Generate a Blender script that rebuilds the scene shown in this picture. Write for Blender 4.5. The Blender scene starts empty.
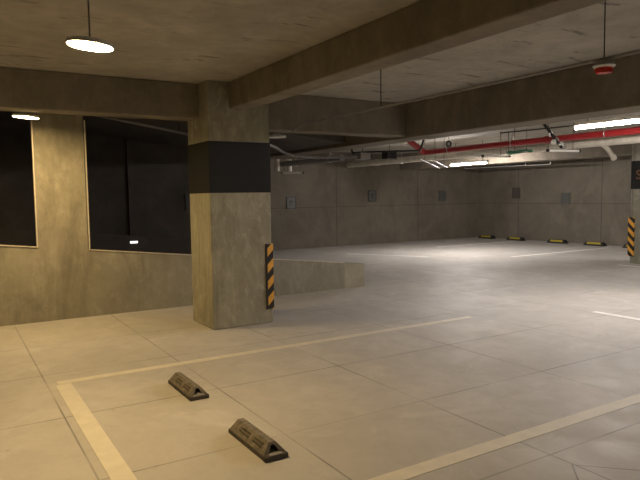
import bpy, bmesh, math, random
from mathutils import Vector, Matrix
random.seed(7)
SC = bpy.context.scene
COL = SC.collection

# ---------------------------------------------------------------- materials
class NT:
    def __init__(s, name):
        s.m = bpy.data.materials.new(name); s.m.use_nodes = True
        s.t = s.m.node_tree; s.n = s.t.nodes; s.l = s.t.links
        s.b = s.n['Principled BSDF']
    def node(s, kind, **kw):
        nd = s.n.new(kind)
        for k, v in kw.items(): setattr(nd, k, v)
        return nd
    def put(s, sock, v):
        if isinstance(v, bpy.types.NodeSocket): s.l.new(v, sock)
        else: sock.default_value = v
    def math(s, op, a, b=0.0, c=None, clamp=False):
        nd = s.node('ShaderNodeMath', operation=op, use_clamp=clamp)
        s.put(nd.inputs[0], a); s.put(nd.inputs[1], b)
        if c is not None: s.put(nd.inputs[2], c)
        return nd.outputs[0]
    def pos(s, scale=(1, 1, 1), loc=(0, 0, 0), obj=False):
        src = s.node('ShaderNodeTexCoord').outputs['Object'] if obj else s.node('ShaderNodeNewGeometry').outputs['Position']
        mp = s.node('ShaderNodeMapping'); s.l.new(src, mp.inputs[0])
        mp.inputs['Scale'].default_value = scale; mp.inputs['Location'].default_value = loc
        return mp.outputs[0]
    def noise(s, vec, scale, detail=4, rough=.55, dist=0.0):
        nd = s.node('ShaderNodeTexNoise')
        s.l.new(vec, nd.inputs['Vector'])
        nd.inputs['Scale'].default_value = scale; nd.inputs['Detail'].default_value = detail
        nd.inputs['Roughness'].default_value = rough; nd.inputs['Distortion'].default_value = dist
        return nd.outputs['Fac']
    def ramp(s, fac, lo, hi, a=0.0, b=1.0):
        nd = s.node('ShaderNodeMapRange'); nd.clamp = True
        s.put(nd.inputs[0], fac); nd.inputs[1].default_value = lo; nd.inputs[2].default_value = hi
        nd.inputs[3].default_value = a; nd.inputs[4].default_value = b
        return nd.outputs[0]
    def mix(s, fac, a, b, mode='MIX'):
        nd = s.node('ShaderNodeMix', data_type='RGBA', blend_type=mode)
        s.put(nd.inputs[0], fac); s.put(nd.inputs[6], a); s.put(nd.inputs[7], b)
        return nd.outputs[2]
    def bump(s, h, strength=.3, dist=.01):
        nd = s.node('ShaderNodeBump'); nd.inputs['Strength'].default_value = strength
        nd.inputs['Distance'].default_value = dist
        s.l.new(h, nd.inputs['Height']); s.l.new(nd.outputs[0], s.b.inputs['Normal'])

def rgba(c): return (c[0], c[1], c[2], 1)
def plain(name, c, rough=.5, metal=0.0, var=.15, scale=30, obj=True):
    t = NT(name)
    n = t.noise(t.pos(obj=obj), scale, 3)
    d = tuple(x * (1 - var) for x in c); e = tuple(min(1, x * (1 + var)) for x in c)
    t.l.new(t.mix(t.ramp(n, .35, .65), rgba(d), rgba(e)), t.b.inputs['Base Color'])
    t.b.inputs['Roughness'].default_value = rough; t.b.inputs['Metallic'].default_value = metal
    return t.m
def glow(name, c, strength):
    t = NT(name)
    t.b.inputs['Base Color'].default_value = (.9, .9, .9, 1)
    t.b.inputs['Emission Color'].default_value = rgba(c)
    t.b.inputs['Emission Strength'].default_value = strength
    return t.m
def line_set(t, axis, values, half, wob=None):
    """1 on thin joints at the given world coordinates of one axis"""
    sep = t.node('ShaderNodeSeparateXYZ'); t.l.new(t.node('ShaderNodeNewGeometry').outputs['Position'], sep.inputs[0])
    v = sep.outputs[axis]; d = None
    for x in values:
        q = t.math('ABSOLUTE', t.math('SUBTRACT', v, x))
        d = q if d is None else t.math('MINIMUM', d, q)
    return t.ramp(d, half * .4, half, 1, 0)
def concrete(name, base, dark=.7, light=1.18, stain=.35, pits=.5, joints=(), streak=None, streak_at=.60, streak_f=.6, rough=.85, green=0.0, mott=.45, grain=0.0):
    t = NT(name); p = t.pos()
    big = t.noise(p, .9, 5, .6, .4); mid = t.noise(p, 5, 6, .65); fine = t.noise(p, 60, 3)
    c = t.mix(t.ramp(big, .3, .7), rgba([x * dark for x in base]), rgba([x * light for x in base]))
    c = t.mix(t.ramp(mid, .42, .68, 0, mott), c, rgba([base[0] * .68, base[1] * .68, base[2] * .63]))
    c = t.mix(t.ramp(t.noise(t.pos(loc=(4, 2, 8)), 2.3, 6, .7, .6), .5, .68, 0, .5), c, rgba([min(1, x * 1.28) for x in base]))
    if grain:
        gr = t.noise(t.pos(scale=(14, 14, .7)), 1.5, 5, .7, .3)
        c = t.mix(t.ramp(gr, .35, .65, 0, grain), c, rgba([x * .6 for x in base]))
        gb = t.noise(t.pos(scale=(1, 1, .6), loc=(7, 1, 3)), 9, 6, .75, .6)
        c = t.mix(t.ramp(gb, .5, .64, 0, grain), c, rgba([x * 1.45 for x in base]))
    if green: c = t.mix(t.ramp(t.noise(p, 1.7, 4), .45, .7, 0, green), c, rgba((base[0] * .86, base[1] * .95, base[2] * .86)))
    if stain:
        st = t.noise(t.pos(scale=(1, 1, .35), loc=(3.1, 1.7, 0)), 1.6, 6, .7, .8)
        c = t.mix(t.ramp(st, .50, .64, 0, stain), c, rgba([x * .45 for x in base]))
    if streak:
        sk = t.noise(t.pos(scale=streak, loc=(1.3, 5.2, 0)), 2.2, 5, .6, .5)
        c = t.mix(t.ramp(sk, streak_at, streak_at + .06, 0, streak_f), c, rgba([x * .35 for x in base]))
    h = t.math('ADD', t.math('MULTIPLY', mid, .6), t.math('MULTIPLY', fine, .3))
    if pits:
        vo = t.node('ShaderNodeTexVoronoi'); t.l.new(p, vo.inputs['Vector']); vo.inputs['Scale'].default_value = 7
        pit = t.ramp(vo.outputs['Distance'], .05, .09, 1, 0)
        c = t.mix(t.math('MULTIPLY', pit, pits), c, rgba([x * .3 for x in base]))
    for ax, vals, half in joints:
        j = line_set(t, ax, vals, half)
        c = t.mix(t.math('MULTIPLY', j, .62), c, rgba([x * .25 for x in base]))
        h = t.math('SUBTRACT', h, t.math('MULTIPLY', j, .8))
    t.l.new(c, t.b.inputs['Base Color'])
    t.b.inputs['Roughness'].default_value = rough
    t.bump(h, .35, .01)
    return t.m
def floor_material():
    t = NT('polished_floor_concrete'); p = t.pos(); base = (.52, .50, .465)
    big = t.noise(p, .55, 5, .6, .5); mid = t.noise(p, 3.0, 6, .65, .6); fine = t.noise(p, 45, 4)
    sw = t.noise(t.pos(scale=(1, .3, 1)), 2.2, 5, .6, 1.2)
    c = t.mix(t.ramp(big, .3, .7), rgba([x * .86 for x in base]), rgba([x * 1.1 for x in base]))
    c = t.mix(t.ramp(mid, .45, .75, 0, .4), c, rgba([x * .78 for x in base]))
    c = t.mix(t.ramp(sw, .5, .7, 0, .3), c, rgba([x * 1.18 for x in base]))
    c = t.mix(t.ramp(fine, .3, .7, 0, .12), c, rgba([x * .7 for x in base]))
    c = t.mix(t.ramp(t.noise(t.pos(loc=(5, 8, 0)), 7, 7, .72, .8), .5, .66, 0, .42), c, rgba([x * .8 for x in base]))
    c = t.mix(t.ramp(t.noise(t.pos(loc=(1, 3, 0)), 1.6, 6, .7, 1.0), .53, .66, 0, .5), c, rgba([x * 1.2 for x in base]))
    sp = t.noise(t.pos(loc=(9, 4, 0)), 11, 2)
    c = t.mix(t.ramp(sp, .73, .77, 0, .5), c, rgba([x * .45 for x in base]))
    xs = [-1.64, -.51, .62, 1.75, 2.88, 4.2, 5.5, 6.8, 8.1, 9.4, 10.7, 12.0, 13.3, 14.6]
    ys = [-3.5, -2.35, -1.2, -.05, 1.08, 2.2, 3.31, 4.42, 5.6, 6.75, 8.1, 9.4, 10.66, 11.95, 13.2]
    wear = t.ramp(t.noise(t.pos(loc=(2, 7, 0)), 1.1, 3), .40, .62, .22, .75)
    j = t.math('MAXIMUM', line_set(t, 0, xs, .008), line_set(t, 1, ys, .008))
    # diamond cut round the next column: |x-3.6|+|y-1.35| = 1.43
    sep = t.node('ShaderNodeSeparateXYZ'); t.l.new(t.node('ShaderNodeNewGeometry').outputs['Position'], sep.inputs[0])
    dd = t.math('ADD', t.math('ABSOLUTE', t.math('SUBTRACT', sep.outputs[0], 2.87)), t.math('MULTIPLY', t.math('ABSOLUTE', t.math('SUBTRACT', sep.outputs[1], 1.35)), 1.0))
    dj = t.ramp(t.math('ABSOLUTE', t.math('SUBTRACT', dd, .70)), .004, .01, 1, 0)
    j = t.math('MAXIMUM', j, dj)
    c = t.mix(t.math('MULTIPLY', j, wear), c, rgba([x * .2 for x in base]))
    t.l.new(c, t.b.inputs['Base Color'])
    t.l.new(t.ramp(mid, .3, .7, .5, .75), t.b.inputs['Roughness'])
    t.bump(t.math('SUBTRACT', t.math('MULTIPLY', mid, .25), j), .15, .006)
    return t.m
def hazard(name, flip=1.0):
    """black and amber diagonal stripes, in the object's own space"""
    t = NT(name)
    sep = t.node('ShaderNodeSeparateXYZ'); t.l.new(t.node('ShaderNodeTexCoord').outputs['Object'], sep.inputs[0])
    u = t.math('ADD', sep.outputs[0], t.math('MULTIPLY', sep.outputs[1], 1.0))
    v = t.math('ADD', sep.outputs[2], t.math('MULTIPLY', u, -1.05 * flip))
    f = t.math('FRACT', t.math('MULTIPLY', v, 1 / .195))
    m = t.math('GREATER_THAN', f, .48)
    c = t.mix(m, (.012, .011, .010, 1), (.80, .41, .055, 1))
    n = t.noise(t.pos(obj=True), 25, 4)
    c = t.mix(t.ramp(n, .55, .75, 0, .35), c, (.06, .045, .03, 1))
    t.l.new(c, t.b.inputs['Base Color']); t.b.inputs['Roughness'].default_value = .5
    return t.m

M = dict(
    floor=floor_material(),
    ceiling=concrete('ceiling_concrete', (.40, .375, .325), dark=.8, stain=.2, pits=.35, streak=(.75, 2.6, 1), streak_at=.605, streak_f=.8),
    beam=concrete('beam_concrete', (.25, .218, .17), stain=.35, grain=.2, pits=.3),
    column=concrete('column_concrete', (.355, .335, .265), dark=.75, stain=.5, pits=.4, grain=.55, green=.5, streak=(2.6, 2.6, .2), streak_at=.60),
    guard=concrete('guard_wall_concrete', (.335, .31, .245), dark=.75, light=1.15, stain=.5, pits=.4, green=.3, grain=.3),
    pier=concrete('end_pier_concrete', (.40, .365, .285), stain=.3),
    wall=concrete('back_wall_concrete', (.165, .145, .112), dark=.8, stain=.25, mott=.2, pits=.3,
                  joints=((0, (6.8, 9.89, 13.05), .016), (1, (13.45, 10.5, 7.5), .016), (2, (1.18,), .010))),
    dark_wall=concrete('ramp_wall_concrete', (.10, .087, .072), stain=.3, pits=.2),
    paint=plain('line_paint', (.70, .66, .555), .6, var=.05, scale=9, obj=False),
    black=plain('black_band_paint', (.006, .006, .006), .8, var=.2, scale=6),
    rubber=plain('worn_rubber', (.155, .135, .105), .75, var=.35, scale=22),
    rubber_dark=plain('dark_rubber', (.06, .052, .04), .8, var=.3, scale=30),
    lettering=plain('worn_lettering', (.075, .064, .048), .8, var=.4, scale=40),
    black_rubber=plain('black_rubber', (.018, .018, .016), .7, var=.3),
    yellow=plain('yellow_reflector', (.40, .32, .035), .5, var=.15),
    amber=plain('amber_paint', (.20, .085, .035), .5, var=.2),
    hazard=hazard('hazard_stripes'),
    red=plain('red_pipe_paint', (.33, .022, .024), .35, var=.12, scale=8),
    pvc=plain('pvc_pipe', (.66, .62, .53), .45, var=.1, scale=6),
    grey=plain('grey_conduit', (.26, .25, .24), .45, var=.15),
    white=plain('white_enamel', (.78, .77, .73), .4, var=.05),
    dark=plain('dark_steel', (.035, .034, .034), .5, .6, .2),
    zinc=plain('zinc_steel', (.45, .44, .42), .4, .8, .15),
    trim=plain('pale_metal_edge', (.62, .57, .47), .45, .1, .1),
    green=plain('green_cable', (.07, .26, .15), .5, var=.2),
    plate=plain('grey_plate', (.095, .097, .09), .5, var=.12),
    plate_brown=plain('brown_plate', (.085, .07, .058), .5, var=.12),
    paint_white=plain('white_line_paint', (.86, .85, .82), .6, var=.05, scale=9, obj=False),
    plate_dark=plain('dark_plate', (.04, .037, .032), .5, var=.15),
    sounder=plain('red_lens', (.72, .05, .04), .25, var=.25, scale=70),
    warm=glow('warm_diffuser', (1.0, .685, .30), 305.0),
    cool=glow('tube_glow', (1.0, .91, .86), 290.0),
    cool_far=glow('far_tube_glow', (1.0, .91, .86), 600.0),
    ramp_glow=glow('step_light_glow', (1.0, .97, .92), 1.6),
    off=plain('unlit_tube', (.9, .89, .85), .35, var=.04),
)

# ---------------------------------------------------------------- mesh helpers
def obj(name, bm, mat, parent=None, loc=None, smooth=False):
    bmesh.ops.recalc_face_normals(bm, faces=bm.faces)
    me = bpy.data.meshes.new(name); bm.to_mesh(me); bm.free()
    me.materials.append(mat)
    if smooth:
        for p in me.polygons: p.use_smooth = True
        try: me.set_sharp_from_angle(angle=math.radians(35))
        except Exception: pass
    o = bpy.data.objects.new(name, me); COL.objects.link(o)
    if parent: o.parent = parent
    if loc: o.location = loc
    return o
def box(bm, x0, x1, y0, y1, z0, z1, bevel=0.0):
    r = bmesh.ops.create_cube(bm, size=1)
    for v in r['verts']:
        v.co = Vector((x0 + (v.co.x + .5) * (x1 - x0), y0 + (v.co.y + .5) * (y1 - y0), z0 + (v.co.z + .5) * (z1 - z0)))
    if bevel:
        ed = list({e for v in r['verts'] for e in v.link_edges})
        bmesh.ops.bevel(bm, geom=ed, offset=bevel, segments=2, affect='EDGES', profile=.5)
    return bm
def prism(bm, pts, axis, a, b):
    """polygon in the plane across an axis, pushed from a to b along it"""
    def co(p, t):
        return {0: (t, p[0], p[1]), 1: (p[0], t, p[1]), 2: (p[0], p[1], t)}[axis]
    A = [bm.verts.new(co(p, a)) for p in pts]; B = [bm.verts.new(co(p, b)) for p in pts]
    n = len(pts); bm.faces.new(A); bm.faces.new(B[::-1])
    for i in range(n): bm.faces.new((A[i], A[(i + 1) % n], B[(i + 1) % n], B[i]))
    return bm
def rod(bm, a, b, r, seg=16, r2=None):
    a, b = Vector(a), Vector(b); d = b - a
    res = bmesh.ops.create_cone(bm, cap_ends=True, segments=seg, radius1=r, radius2=r if r2 is None else r2, depth=d.length)
    mt = Matrix.Translation((a + b) / 2) @ d.to_track_quat('Z', 'Y').to_matrix().to_4x4()
    bmesh.ops.transform(bm, matrix=mt, verts=res['verts'])
    return bm
def path(bm, pts, r, seg=10):
    for p, q in zip(pts, pts[1:]): rod(bm, p, q, r, seg)
    for p in pts[1:-1]:
        s = bmesh.ops.create_uvsphere(bm, u_segments=seg, v_segments=6, radius=r)
        bmesh.ops.translate(bm, vec=Vector(p), verts=s['verts'])
    return bm
def ring(bm, c, axis, R, r, seg=20, ts=6):
    ax = Vector(axis).normalized(); u = ax.orthogonal().normalized(); w = ax.cross(u)
    vs = []
    for i in range(seg):
        a = 2 * math.pi * i / seg; dr = u * math.cos(a) + w * math.sin(a)
        vs.append([bm.verts.new(Vector(c) + dr * (R + r * math.cos(2 * math.pi * k / ts)) + ax * r * math.sin(2 * math.pi * k / ts)) for k in range(ts)])
    for i in range(seg):
        for k in range(ts):
            bm.faces.new((vs[i][k], vs[(i + 1) % seg][k], vs[(i + 1) % seg][(k + 1) % ts], vs[i][(k + 1) % ts]))
    return bm
def B(): return bmesh.new()
def struct(name, bm, mat, parent=None, smooth=False):
    o = obj(name, bm, mat, parent, smooth=smooth)
    if parent is None: o['kind'] = 'structure'
    return o
def tag(o, label, cat, group=None):
    o['label'] = label; o['category'] = cat
    if group: o['group'] = group
    return o
def thing(name, label, cat, loc=(0, 0, 0), group=None):
    o = bpy.data.objects.new(name, None); COL.objects.link(o); o.location = loc
    o.empty_display_size = .1
    return tag(o, label, cat, group)
def dup(root, loc, label, group=None):
    r = root.copy(); COL.objects.link(r); r.location = loc; r['label'] = label
    if group: r['group'] = group
    for ch in list(root.children):
        c = ch.copy(); COL.objects.link(c); c.parent = r
        for g in list(ch.children):
            d = g.copy(); COL.objects.link(d); d.parent = c
    return r

# ---------------------------------------------------------------- the setting
H = 2.8                                   # slab underside
XL, XR, YF, YB = -4.0, 15.85, -4.5, 15.15
struct('floor', box(B(), XL - .3, XR + .3, YF - .3, YB + .3, -.2, 0), M['floor'])
bm = B(); box(bm, XL - .3, XR + .3, YF - .3, 8.33, H, H + .2); box(bm, 5.65, XR + .3, 8.33, YB + .3, H, H + .2)
struct('ceiling', bm, M['ceiling'])
struct('wall_back', box(B(), 5.0, XR + .3, YB, YB + .3, 0, H), M['wall'])
struct('wall_right', box(B(), XR, XR + .3, YF - .3, YB, 0, H), M['wall'])
struct('wall_left', box(B(), XL - .3, XL, YF - .3, YB, 0, 4.0), M['wall'])
struct('wall_front', box(B(), XL, XR, YF - .3, YF, 0, H), M['wall'])

# sloping guard wall of the ramp, with one pier between two openings
def sill(x): return .86 - .112 * (x - 1.51)
bm = B()
prism(bm, [(XL, 0), (5.44, 0), (5.44, sill(5.44)), (XL, sill(XL))], 1, 8.13, 8.33)
gw = struct('wall_guard', bm, M['guard'])
struct('wall_pier', prism(B(), [(.93, sill(.93)), (1.51, sill(1.51)), (1.51, H), (.93, H)], 1, 8.13, 8.33), M['guard'], gw)
struct('wall_end_pier', prism(B(), [(5.44, 0), (5.84, 0), (5.84, sill(5.84)), (5.44, sill(5.44))], 1, 8.125, 8.33), M['pier'], gw)
# pale metal edging along the openings
def edging(name, x0, x1, upright):
    bm = B()
    prism(bm, [(x0, sill(x0) - .004), (x1, sill(x1) - .004), (x1, sill(x1) + .009), (x0, sill(x0) + .009)], 1, 8.118, 8.15)
    box(bm, upright - .007, upright + .007, 8.118, 8.15, sill(upright), H - .3)
    struct(name, bm, M['trim'])
edging('trim_1', XL, .93, .921)
edging('trim_2', 1.515, 5.44, 1.528)

# the ramp beyond the guard wall, its far wall, kerb and sloping soffit
def soffit(x): return 2.72 - .112 * (x - 2.44)
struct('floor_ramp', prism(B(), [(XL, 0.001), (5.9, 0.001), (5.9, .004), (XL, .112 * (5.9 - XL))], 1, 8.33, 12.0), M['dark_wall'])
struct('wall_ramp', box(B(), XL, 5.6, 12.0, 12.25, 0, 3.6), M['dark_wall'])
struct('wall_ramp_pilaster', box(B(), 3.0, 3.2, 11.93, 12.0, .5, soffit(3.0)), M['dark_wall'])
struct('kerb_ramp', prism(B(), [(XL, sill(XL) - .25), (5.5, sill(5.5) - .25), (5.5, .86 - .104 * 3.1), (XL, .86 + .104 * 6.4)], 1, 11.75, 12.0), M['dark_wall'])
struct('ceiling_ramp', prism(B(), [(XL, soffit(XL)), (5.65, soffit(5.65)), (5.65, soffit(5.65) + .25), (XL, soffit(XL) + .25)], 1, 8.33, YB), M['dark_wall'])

# beams
def beam(x0, x1, y0, y1, z0):
    struct('ceiling_beam', box(B(), x0, x1, y0, y1, z0, H, .012), M['beam'])
beam(XL, 2.55, 6.70, 6.99, 2.41)          # above the guard wall, into the column
beam(3.24, 5.64, 6.80, 7.10, 2.34)       # on from the column to the long beam
beam(2.77, 3.01, YF, 6.45, 2.50)          # from the column towards the viewer
beam(5.63, 6.06, YF, YB, 2.31)            # long beam over the aisle
beam(12.3, 12.8, YF, YB, 2.29)            # over the far column row

# columns
def column(x0, x1, y0, y1, letter):
    c = struct('column', box(B(), x0, x1, y0, y1, 0, H, .012), M['column'])
    struct('painted_band', box(B(), x0 - .003, x1 + .003, y0 - .003, y1 + .003, 1.555, 2.135), M['black'], c)
    if letter:
        cu = bpy.data.curves.new('band_lettering', 'FONT'); cu.body = 'S'; cu.size = .27; cu.extrude = .002
        tmp = bpy.data.objects.new('tmp', cu); COL.objects.link(tmp)
        bpy.context.view_layer.update()
        me = bpy.data.meshes.new_from_object(tmp); bpy.data.objects.remove(tmp)
        me.materials.clear(); me.materials.append(M['amber'])
        o = bpy.data.objects.new('band_lettering', me); COL.objects.link(o); o.parent = c
        o.matrix_local = Matrix(((0, 0, -1, x0 - .006), (-1, 0, 0, y1 - .10), (0, 1, 0, 1.76), (0, 0, 0, 1)))
    return c
column(2.51, 3.27, 6.43, 7.10, False)
column(12.2, 12.95, 6.5, 7.42, True)
column(2.6, 3.3, -1.2, -.5, False)        # next one behind the viewer carries the near beam

# painted lines
def marking(x0, x1, y0, y1, m='paint'):
    struct('floor_marking', box(B(), x0, x1, y0, y1, 0, .0025), M[m])
marking(.70, 5.39, 5.245, 5.34)
marking(.675, .795, -1.0, 5.235)
marking(.795, 5.39, 2.415, 2.525)
marking(6.82, 6.92, -.5, 4.63, 'paint_white')
marking(11.35, 15.2, 9.77, 9.88, 'paint_white')
marking(11.9, 15.2, 12.95, 13.06, 'paint_white')
marking(11.66, 11.78, 4.0, 7.38, 'paint_white')
prism_line = B(); prism(prism_line, [(8.75, 13.05), (9.78, 11.05), (9.90, 11.05), (8.87, 13.05)], 2, 0, .0025)
struct('floor_marking', prism_line, M['paint_white'])

# ---------------------------------------------------------------- wheel stops in the marked bay
def make_stop():
    t = thing('wheel_stop', 'worn brown rubber wheel stop beside the white bay line, further from the viewer', 'wheel stop',
              (1.534, 4.51, 0), 'rubber wheel stops in the marked bay')
    L, W = .535, .148
    obj('base', box(B(), -W / 2, W / 2, -L / 2, L / 2, 0, .030, .006), M['rubber_dark'], t)
    # wedge: solid towards the far end, hollow mouth at the near end
    bm = B()
    w, zt, zb, th = W / 2 - .004, .089, .030, .015
    out = [(-w, zb), (-.020, zt), (.020, zt), (w, zb)]
    inn = [(-w + .034, zb), (-.010, zt - th), (.010, zt - th), (w - .034, zb)]
    y0, y1, y2 = -L / 2 + .035, -L / 2 + .20, L / 2 - .012
    def rowv(pts, y, sh=0): return [bm.verts.new((p[0], y + sh * (p[1] - zb), p[1])) for p in pts]
    a = rowv(out, y0, .5); b = rowv(out, y2, -.35); ia = rowv(inn, y0, .5); ib = rowv(inn, y1)
    for i in range(3):
        bm.faces.new((a[i], a[i + 1], b[i + 1], b[i])); bm.faces.new((ia[i], ia[i + 1], ib[i + 1], ib[i]))
        bm.faces.new((a[i], a[i + 1], ia[i + 1], ia[i]))
    bm.faces.new(b); bm.faces.new(ib)
    bm.faces.new((a[0], ia[0], ib[0], ib[3], ia[3], a[3], b[3], b[0]))
    obj('ridge', bm, M['rubber'], t)
    # rows of raised worn lettering on the sloping left face, in two groups
    n = Vector((-(zt - zb), 0, w - .020)).normalized(); sl = Vector((w - .020, 0, zt - zb)).normalized()
    def lettering(ya, yb):
        bm = B()
        def slab(f, y, ln, hw, h0, h1):
            p0 = Vector((-w + (w - .020) * f, y, zb + (zt - zb) * f)); vs = []
            for hh in (h0, h1):
                for (du, dv) in ((-hw, 0), (hw, 0), (hw, ln), (-hw, ln)):
                    vs.append(bm.verts.new(p0 + sl * du + Vector((0, dv, 0)) + n * hh))
            for q in ((3, 2, 1, 0), (4, 5, 6, 7), (0, 1, 5, 4), (1, 2, 6, 5), (2, 3, 7, 6), (3, 0, 4, 7)): bm.faces.new([vs[k] for k in q])
        for f in (.40, .66):
            slab(f, ya, yb - ya, .0012, -.001, .0022)
            y = ya
            while y < yb - .012:
                ln = random.uniform(.007, .015); slab(f + random.uniform(-.02, .02), y, ln, random.uniform(.004, .0065), -.001, .0035)
                y += ln + random.choice((.005, .006, .012))
        obj('raised_lettering', bm, M['lettering'], t)
    lettering(-.165, -.04); lettering(.01, .145)
    # thin pale grey ledge inside the mouth
    obj('mouth_floor', box(B(), -.040, .040, -L / 2 + .006, -L / 2 + .12, .030, .0325), M['grey'], t)
    return t
stop = make_stop()
dup(stop, (1.534, 3.268, 0), 'worn brown rubber wheel stop in the middle of the marked bay, nearer the viewer')

# black and yellow stops along the far wall
def make_far_stop(label):
    t = thing('far_wheel_stop', label, 'wheel stop', (15.5, 10.45, 0), 'wheel stops along the far wall')
    bm = B(); L = .31
    pr = [(-.085, 0), (-.085, .03), (-.045, .105), (.045, .105), (.085, .03), (.085, 0)]
    a = [bm.verts.new((x, -L - (0.0 if z < .05 else -.05), z)) for x, z in pr]
    b = [bm.verts.new((x, L - (0.0 if z < .05 else .05), z)) for x, z in pr]
    bm.faces.new(a); bm.faces.new(b[::-1])
    for i in range(6): bm.faces.new((a[i], a[(i + 1) % 6], b[(i + 1) % 6], b[i]))
    obj('rubber_body', bm, M['black_rubber'], t)
    bm = B()
    vs = [bm.verts.new(v) for v in ((-.080, -.215, .045), (-.080, .215, .045), (-.050, .205, .100), (-.050, -.205, .100),
                                     (-.072, -.215, .045), (-.072, .215, .045), (-.042, .205, .100), (-.042, -.205, .100))]
    for f in ((0, 1, 2, 3), (4, 5, 6, 7), (0, 1, 5, 4), (1, 2, 6, 5), (2, 3, 7, 6), (3, 0, 4, 7)): bm.faces.new([vs[i] for i in f])
    obj('reflector', bm, M['yellow'], t)
    return t
fs = make_far_stop('black and yellow wheel stop by the far wall, second from the striped corner guard')
for y, lab in ((11.68, 'black and yellow wheel stop by the far wall, third from the striped corner guard'),
               (13.24, 'black and yellow wheel stop by the far wall, second from the room corner'),
               (14.46, 'black and yellow wheel stop by the far wall, tucked in the room corner'),
               (9.27, 'black and yellow wheel stop by the far wall, mostly hidden behind the striped corner guard')):
    dup(fs, (15.5, y, 0), lab)

# corner guards
def corner_guard(name, label, cx, cy, sx, sy, z0, z1, leg, th):
    bm = B()
    pts = [(sx * leg, -sy * th), (-sx * th, -sy * th), (-sx * th, sy * leg), (0, sy * leg), (0, 0), (sx * leg, 0)]
    prism(bm, pts, 2, z0, z1)
    o = obj(name, bm, M['hazard'], loc=(cx, cy, 0))
    if sx < 0:
        obj('rubber_edge', box(B(), -leg - .002, -leg + .019, -th - .003, 0, z0 - .002, z1 + .002), M['black_rubber'], o)
    return tag(o, label, 'corner guard', 'striped column corner guards')
corner_guard('corner_guard', 'black and amber striped corner guard on the near concrete column', 3.27, 6.43, -1, 1, .17, .945, .085, .012)
corner_guard('corner_guard', 'black and amber striped corner guard on the far column with the lettered band', 12.2, 7.42, 1, -1, .15, .97, .10, .03)

# ---------------------------------------------------------------- lamps
def make_pendant(label, loc, lit=True, drop=.412, tilt=0.0):
    t = thing('pendant_lamp', label, 'lamp', loc, 'round pendant lamps')
    R = .128
    bm = B(); rod(bm, (0, 0, .006), (0, 0, .026), R, 40); rod(bm, (0, 0, .026), (0, 0, .045), R * .55, 28, R * .4)
    h = obj('housing', bm, M['white'], t, smooth=True)
    bm = B(); ring(bm, (0, 0, .006), (0, 0, 1), R, .006, 40, 8)
    obj('rim', bm, M['white'], t, smooth=True)
    obj('diffuser', rod(B(), (0, 0, -.002), (0, 0, .007), R - .004, 40), M['warm'] if lit else M['off'], t)
    for c in t.children: c.rotation_euler = Matrix.Rotation(tilt, 3, Vector((.52, .85, 0)).normalized()).to_euler()
    obj('hanging_rod', rod(B(), (0, 0, .04), (0, 0, drop - .03), .005, 10), M['grey'], t)
    obj('ceiling_cup', rod(B(), (0, 0, drop - .035), (0, 0, drop), .035, 18, .045), M['white'], t, smooth=True)
    return t
pl = make_pendant('lit round pendant lamp hanging in front of the ceiling beam', (.755, 3.75, 2.388), tilt=math.radians(5))
dup(pl, (.765, 7.22, 2.388), 'lit round pendant lamp behind the ceiling beam, by the concrete pier between openings')
make_pendant('unlit round pendant lamp just behind the cross beam, beside the near column', (3.98, 7.6, 2.33), False, .47)

def tube_light(label, p, q, mat, r, hang=True, group='tube lights', top=H, batten_hood=True, at=(-.36, .36)):
    p, q = Vector(p), Vector(q); c = (p + q) / 2; d = (q - p).normalized(); L = (q - p).length
    t = thing('tube_light', label, 'tube light', c, group)
    obj('tube', rod(B(), d * (-L / 2 + .03), d * (L / 2 - .03), r, 16), mat, t, smooth=True)
    for s in (-1, 1):
        obj('end_cap', rod(B(), d * s * (L / 2 - .035), d * s * L / 2, r * 1.25, 14), M['dark'] if not hang else M['white'], t, smooth=True)
    if batten_hood:  # batten widened into an added hood that blocks the tube's upward light
        side = Vector((-d.y, d.x, 0))
        bm = B(); up = Vector((0, 0, 1)); hw = .05
        vs = []
        for s in (-1, 1):
            for (a, b_) in ((-hw, r * .75), (hw, r * .75), (.025, r * 1.05 + .045), (-.025, r * 1.05 + .045)):
                vs.append(bm.verts.new(d * s * L / 2 * .98 + side * a + up * b_))
        bm.faces.new(vs[:4]); bm.faces.new(vs[4:][::-1])
        for i in range(4): bm.faces.new((vs[i], vs[(i + 1) % 4], vs[4 + (i + 1) % 4], vs[4 + i]))
        obj('batten_hood', bm, M['white'], t)
    for s in at:
        a = d * s * L
        obj('hanger', rod(B(), a + Vector((0, 0, r)), a + Vector((0, 0, top - c.z)), .005, 8), M['dark'], t)
    return t
tube_light('lit tube light above the red pipe, running out of the picture', (7.55, 3.95, 2.4), (7.52, 5.42, 2.4), M['cool'], .026, group='lit tube lights')
tube_light('lit tube light in front of the far wall under the pale drain pipe', (11.15, 10.38, 2.255), (11.15, 11.66, 2.255), M['cool_far'], .020, group='lit tube lights')
tube_light('lit tube light beyond the far column, out of sight behind it', (14.3, 4.6, 2.4), (14.3, 6.1, 2.4), M['cool'], .026, group='lit tube lights')
tube_light('lit tube light of the same row, overhead beside the viewer and out of the picture', (7.6, -.5, 2.4), (7.58, .97, 2.4), M['cool'], .026, group='lit tube lights')
tube_light('unlit white tube light under the pipes beside the green cables', (9.40, 8.92, 2.275), (10.14, 8.84, 2.275), M['off'], .022, False, 'unlit tube lights', batten_hood=False, at=(.17, .45))
tube_light('unlit white tube light under the diagonal dark brace', (9.32, 7.27, 2.27), (10.10, 7.15, 2.27), M['off'], .022, False, 'unlit tube lights', batten_hood=False, at=(-.47, .28))
tube_light('unlit white tube light near the column, in front of the long back wall', (7.17, 13.5, 2.1), (7.66, 13.2, 2.1), M['off'], .022, False, 'unlit tube lights', batten_hood=False)
o = obj('step_light', box(B(), 2.95, 3.09, 11.735, 11.75, .655, .695), M['ramp_glow'])
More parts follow.
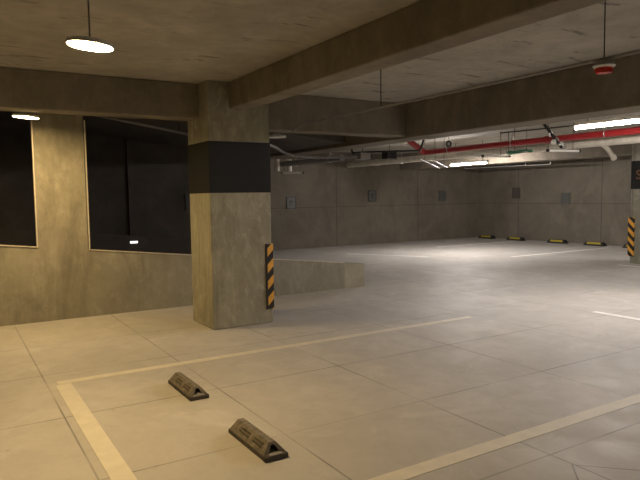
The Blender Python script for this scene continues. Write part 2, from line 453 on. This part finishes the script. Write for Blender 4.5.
tag(o, 'small bright step light on the kerb seen through the larger opening', 'step light')

# ---------------------------------------------------------------- pipes and services
t = thing('sprinkler_pipe', 'red painted pipe running below the slab', 'pipe', (9.7, 7, 2.5))
obj('run', rod(B(), (0, -6, 0), (0, 4, 0), .06, 24), M['red'], t, smooth=True)
bm = B(); path(bm, [(0, 3.95, 0), (-.06, 4.0, .02), (-.43, 4.0, .23), (-.55, 4.0, .30)], .07, 16)
obj('branch', bm, M['red'], t, smooth=True)
obj('coupling', rod(B(), (0, .42, 0), (0, .60, 0), .074, 24), M['red'], t, smooth=True)
for y in (-.63, 1.4, 3.2):
    bm = B(); ring(bm, (0, y, 0), (0, 1, 0), .066, .010); rod(bm, (0, y, .06), (0, y, .30), .007, 8)
    obj('hanger', bm, M['zinc'], t, smooth=True)
t = thing('drain_pipe', 'thick pale drain pipe running just below the red pipe', 'pipe', (10.3, 9, 2.42))
obj('run', rod(B(), (0, -7, 0), (0, 6.1, 0), .08, 28), M['pvc'], t, smooth=True)
for y in (-4.2, -1.0, 2.4, 4.6):
    obj('socket', rod(B(), (0, y, 0), (0, y + .16, 0), .090, 28), M['pvc'], t, smooth=True)
bm = B(); path(bm, [(0, -2.15, -.02), (.25, -2.1, -.10), (.60, -2.0, -.25)], .045, 18)
obj('branch', bm, M['pvc'], t, smooth=True)
obj('elbow', path(B(), [(.55, -2.02, -.23), (.64, -1.99, -.265), (.72, -1.93, -.265)], .054, 18), M['pvc'], t, smooth=True)
for y in (-3.4, 0.0, 3.6):
    bm = B(); ring(bm, (0, y, 0), (0, 1, 0), .086, .008); rod(bm, (0, y, .08), (0, y, .38), .006, 8)
    obj('hanger', bm, M['zinc'], t, smooth=True)
t = thing('short_drain_pipe', 'short grey pipe ending in two upright stubs near the column', 'pipe', (7.15, 11.5, 2.3))
obj('run', rod(B(), (-.1, 1.7, 0), (-.04, -.85, 0), .07, 22), M['grey'], t, smooth=True)
for x in (-.22, .12):
    obj('stub', path(B(), [(x, 1.75, .12), (x, 1.75, -.17)], .06, 18), M['pvc'], t, smooth=True)
for y in (-.4, 1.1):
    bm = B(); ring(bm, (-.05, y, 0), (0, 1, 0), .075, .008); rod(bm, (-.05, y, .07), (-.05, y, .5), .006, 8)
    obj('hanger', bm, M['zinc'], t, smooth=True)
pts = [(3.7, 7.5, 2.27), (4.1, 8.10, 2.275), (4.5, 8.62, 2.28), (5.0, 9.35, 2.28), (5.7, 10.20, 2.28), (6.3, 10.36, 2.27), (6.9, 10.32, 2.28), (7.215, 10.25, 2.29)]
tag(obj('flexible_conduit', path(B(), pts, .022, 10), M['grey'], smooth=True), 'grey flexible conduit drooping from behind the near column to the junction box', 'conduit')
t = thing('junction_box', 'grey junction box with clamps among the pipes under the long beam', 'junction box', (7.35, 10.25, 2.31))
obj('box_body', box(B(), -.13, .13, -.10, .10, -.07, .07, .01), M['grey'], t)
obj('lid', box(B(), -.115, .115, -.112, -.10, -.055, .055, .004), M['zinc'], t)
obj('gland', rod(B(), (.13, 0, 0), (.22, 0, 0), .028, 14), M['dark'], t, smooth=True)
obj('hanger', rod(B(), (0, 0, .07), (0, 0, .49), .006, 8), M['dark'], t)
t = thing('cable_box', 'dark valve box with pale bracket beside the junction box', 'box', (7.85, 10.0, 2.3))
obj('box_body', box(B(), -.12, .12, -.10, .10, -.05, .09, .01), M['dark'], t)
obj('bracket', box(B(), -.16, .16, -.12, -.10, -.075, -.05), M['zinc'], t)
obj('hanger', rod(B(), (0, 0, .09), (0, 0, .5), .006, 8), M['dark'], t)
tag(obj('black_cable', path(B(), [(7.6, 11.1, 2.775), (7.65, 11.05, 2.44), (7.93, 10.78, 2.45), (8.7, 10.02, 2.45), (8.9, 10.1, 2.775)], .020, 8), M['dark'], smooth=True), 'black cable looping down from the slab above the dark valve box', 'cable')
t = thing('cable_conduit', 'thin dark conduit leading to the lit tube above the red pipe', 'conduit', (8.25, 6.5, 2.53))
obj('run', path(B(), [(0, .9, .02), (.03, -.45, 0), (-.40, -1.0, -.05), (-.66, -1.06, -.075)], .010, 8), M['dark'], t, smooth=True)
obj('hanger', rod(B(), (.01, .6, .01), (.01, .6, .27), .005, 8), M['dark'], t)
for (a, b_, lab) in (((8.0, 9.2, 2.2), (10.1, 10.96, 2.14), 'thin pale conduit slanting under the pale drain pipe, on the junction box side'),
                     ((8.3, 9.2, 2.2), (10.4, 10.96, 2.14), 'thin pale conduit slanting under the pale drain pipe, on the tube light side')):
    a, b_ = Vector(a), Vector(b_); c = (a + b_) / 2
    t = thing('slanting_conduit', lab, 'conduit', c, 'slanting conduits')
    obj('run', rod(B(), a - c, b_ - c, .009, 10), M['plate_dark'], t, smooth=True)
    for f in (-.3, .22):
        e = (b_ - a) * f
        obj('hanger', rod(B(), e, (e.x, e.y, H - c.z), .004, 8), M['dark'], t)
t = thing('hanging_frame', 'thin pale bar frame hanging behind the far tube light', 'hanging frame', (13.4, 12.3, 2.27))
obj('bar', path(B(), [(-.1, 1.0, .22), (-.1, 1.0, 0), (.25, -.95, 0), (.25, -.95, .53)], .014, 8), M['zinc'], t, smooth=True)
obj('bar', path(B(), [(.32, -.9, 0), (.45, -1.6, 0), (.45, -1.6, .53)], .014, 8), M['zinc'], t, smooth=True)
t = thing('diagonal_brace', 'dark steel brace slanting down from the slab across the red pipe', 'brace', (9.45, 7.35, 2.5))
obj('strut', rod(B(), (.0, .12, .30), (.10, -.22, -.19), .028, 8), M['dark'], t)
for i, (x, y, z) in enumerate(((.04, -.02, .08), (.07, -.12, -.04), (.1, -.2, -.13), (.16, -.22, -.16), (.02, -.1, -.08))):
    bm = B(); ring(bm, (x, y, z), (1, .3, 0), .04, .012, 12, 6); box(bm, x - .05, x + .05, y - .015, y + .015, z - .015, z + .015)
    obj('clamp', bm, M['zinc'] if i % 2 else M['white'], t)
tag(obj('ring_clamp', ring(B(), (9.7, 10.2, 2.634), (.3, 1, 0), .055, .018), M['dark'], smooth=True), 'black ring clamp standing on top of the red pipe', 'clamp')
bm = B()
for k in range(5):
    pts = [(9.95 + random.uniform(-.06, .06), 8.72 - j * .15, 2.345 + random.uniform(-.035, .03)) for j in range(5)]
    path(bm, pts, .014, 8)
t = thing('cable_bundle', 'loose bundle of green cables against the pale drain pipe', 'cables')
obj('cables', bm, M['green'], t, smooth=True)
for y in (8.55, 8.25):
    obj('hanger', rod(B(), (9.95, y, 2.33), (9.95, y, H), .004, 8), M['dark'], t)
t = thing('sloping_pipe', 'dim pale pipe sloping under the ramp ceiling, seen through the larger opening', 'pipe', (2.6, 9, 2.6))
obj('run', rod(B(), (-1.2, 0, .16), (.75, 0, -.15), .020, 12), M['grey'], t, smooth=True)
for x in (-.9, .45):
    obj('hanger', rod(B(), (x, 0, -.16 * x), (x, 0, soffit(2.6 + x) - 2.6), .005, 8), M['dark'], t)

# long suspended conduit with its hanging rod, and the sounder under it
t = thing('suspended_conduit', 'thin pale conduit suspended lengthwise between the two ceiling beams', 'conduit', (3.88, 4, 2.41))
obj('run', path(B(), [(0, -5, 0), (0, 2.70, 0), (-.06, 2.80, -.06), (-.10, 2.82, -.10)], .011, 8), M['grey'], t, smooth=True)
obj('hanging_rod', rod(B(), (.01, 1.09, 0), (.01, 1.09, .39), .005, 8), M['dark'], t)
t = thing('alarm_sounder', 'small red and grey alarm sounder on a thin ceiling rod', 'alarm', (3.885, 2.575, 2.372))
obj('base', rod(B(), (0, 0, -.012), (0, 0, .020), .072, 28, .062), M['grey'], t, smooth=True)
obj('collar', rod(B(), (0, 0, -.022), (0, 0, -.010), .062, 28, .074), M['white'], t, smooth=True)
bm = B(); rod(bm, (0, 0, -.058), (0, 0, -.022), .040, 28, .050)
for k in range(12):
    a = 2 * math.pi * k / 12
    rod(bm, (.046 * math.cos(a), .046 * math.sin(a), -.056), (.050 * math.cos(a), .050 * math.sin(a), -.024), .007, 8)
obj('lens', bm, M['sounder'], t, smooth=True)
obj('hanging_rod', rod(B(), (0, 0, .02), (0, 0, H - 2.372), .004, 8), M['dark'], t)

# ---------------------------------------------------------------- plates on the walls
def plate(label, loc, face, mat, rim, glyph):
    """face 'y': on a wall looking along -Y; 'x': on the far wall looking along -X"""
    t = thing('wall_plate', label, 'wall plate', loc, 'plates on the far walls')
    if face == 'x': t.rotation_euler = (0, 0, -math.pi / 2)
    w, h = .135, .155
    obj('panel', box(B(), -w, w, -.02, 0, -h, h), mat, t)
    bm = B()
    for (a, b_, c, d) in ((-w - .018, -w, -h - .018, h + .018), (w, w + .018, -h - .018, h + .018), (-w, w, h, h + .018), (-w, w, -h - .018, -h)):
        box(bm, a, b_, -.028, 0, c, d)
    obj('frame', bm, rim, t)
    if glyph:
        bm = B()
        if glyph == 'flag':
            box(bm, -.065, -.03, -.024, -.02, -.06, .07); box(bm, -.03, .045, -.024, -.02, .0, .07)
        else:
            box(bm, -.02, .02, -.024, -.02, -.08, .07); box(bm, -.05, .05, -.024, -.02, .03, .07)
        obj('mark', bm, M['plate_dark'], t)
    return t
plate('small plate with a dark flag mark on the long back wall beside the near column', (8.345, 15.15, 1.325), 'y', M['plate'], M['plate_dark'], 'flag')
plate('small dark framed plate in the middle of the long back wall', (11.2, 15.15, 1.485), 'y', M['plate'], M['plate_dark'], 'stem')
plate('small plain grey plate on the long back wall, near the room corner', (14.11, 15.15, 1.45), 'y', M['plate'], M['plate'], None)
plate('small dark brownish plate on the far wall, near the room corner', (15.85, 13.53, 1.515), 'x', M['plate_brown'], M['plate_brown'], None)
plate('small grey green plate on the far wall, above the third black and yellow stop', (15.85, 11.67, 1.325), 'x', M['plate'], M['plate'], None)
plate('small dark plate on the ramp wall, half hidden by the near column', (4.3, 12.0, 1.42), 'y', M['plate_dark'], M['plate_dark'], None)

# ---------------------------------------------------------------- world, camera, view
w = bpy.data.worlds.new('night'); SC.world = w; w.use_nodes = True
w.node_tree.nodes['Background'].inputs[0].default_value = (.01, .01, .012, 1)
w.node_tree.nodes['Background'].inputs[1].default_value = .3
cam = bpy.data.cameras.new('camera'); co = bpy.data.objects.new('camera', cam); COL.objects.link(co)
r = Vector((.85167564, -.52386362, -.01468053)); d = Vector((-.05013222, -.0535548, -.99730569)); f = Vector((.52166595, .85011693, -.07187376))
mw = Matrix.Identity(4)
for i in range(3):
    mw[i][0] = r[i]; mw[i][1] = -d[i]; mw[i][2] = -f[i]
mw[2][3] = 1.5
co.matrix_world = mw
cam.sensor_width = 36; cam.lens = 605.863 / 640 * 36; cam.clip_start = .05
SC.camera = co
vs = SC.view_settings
vs.view_transform = 'Standard'; vs.look = 'None'; vs.gamma = 1; vs.use_curve_mapping = False; vs.exposure = 0.0
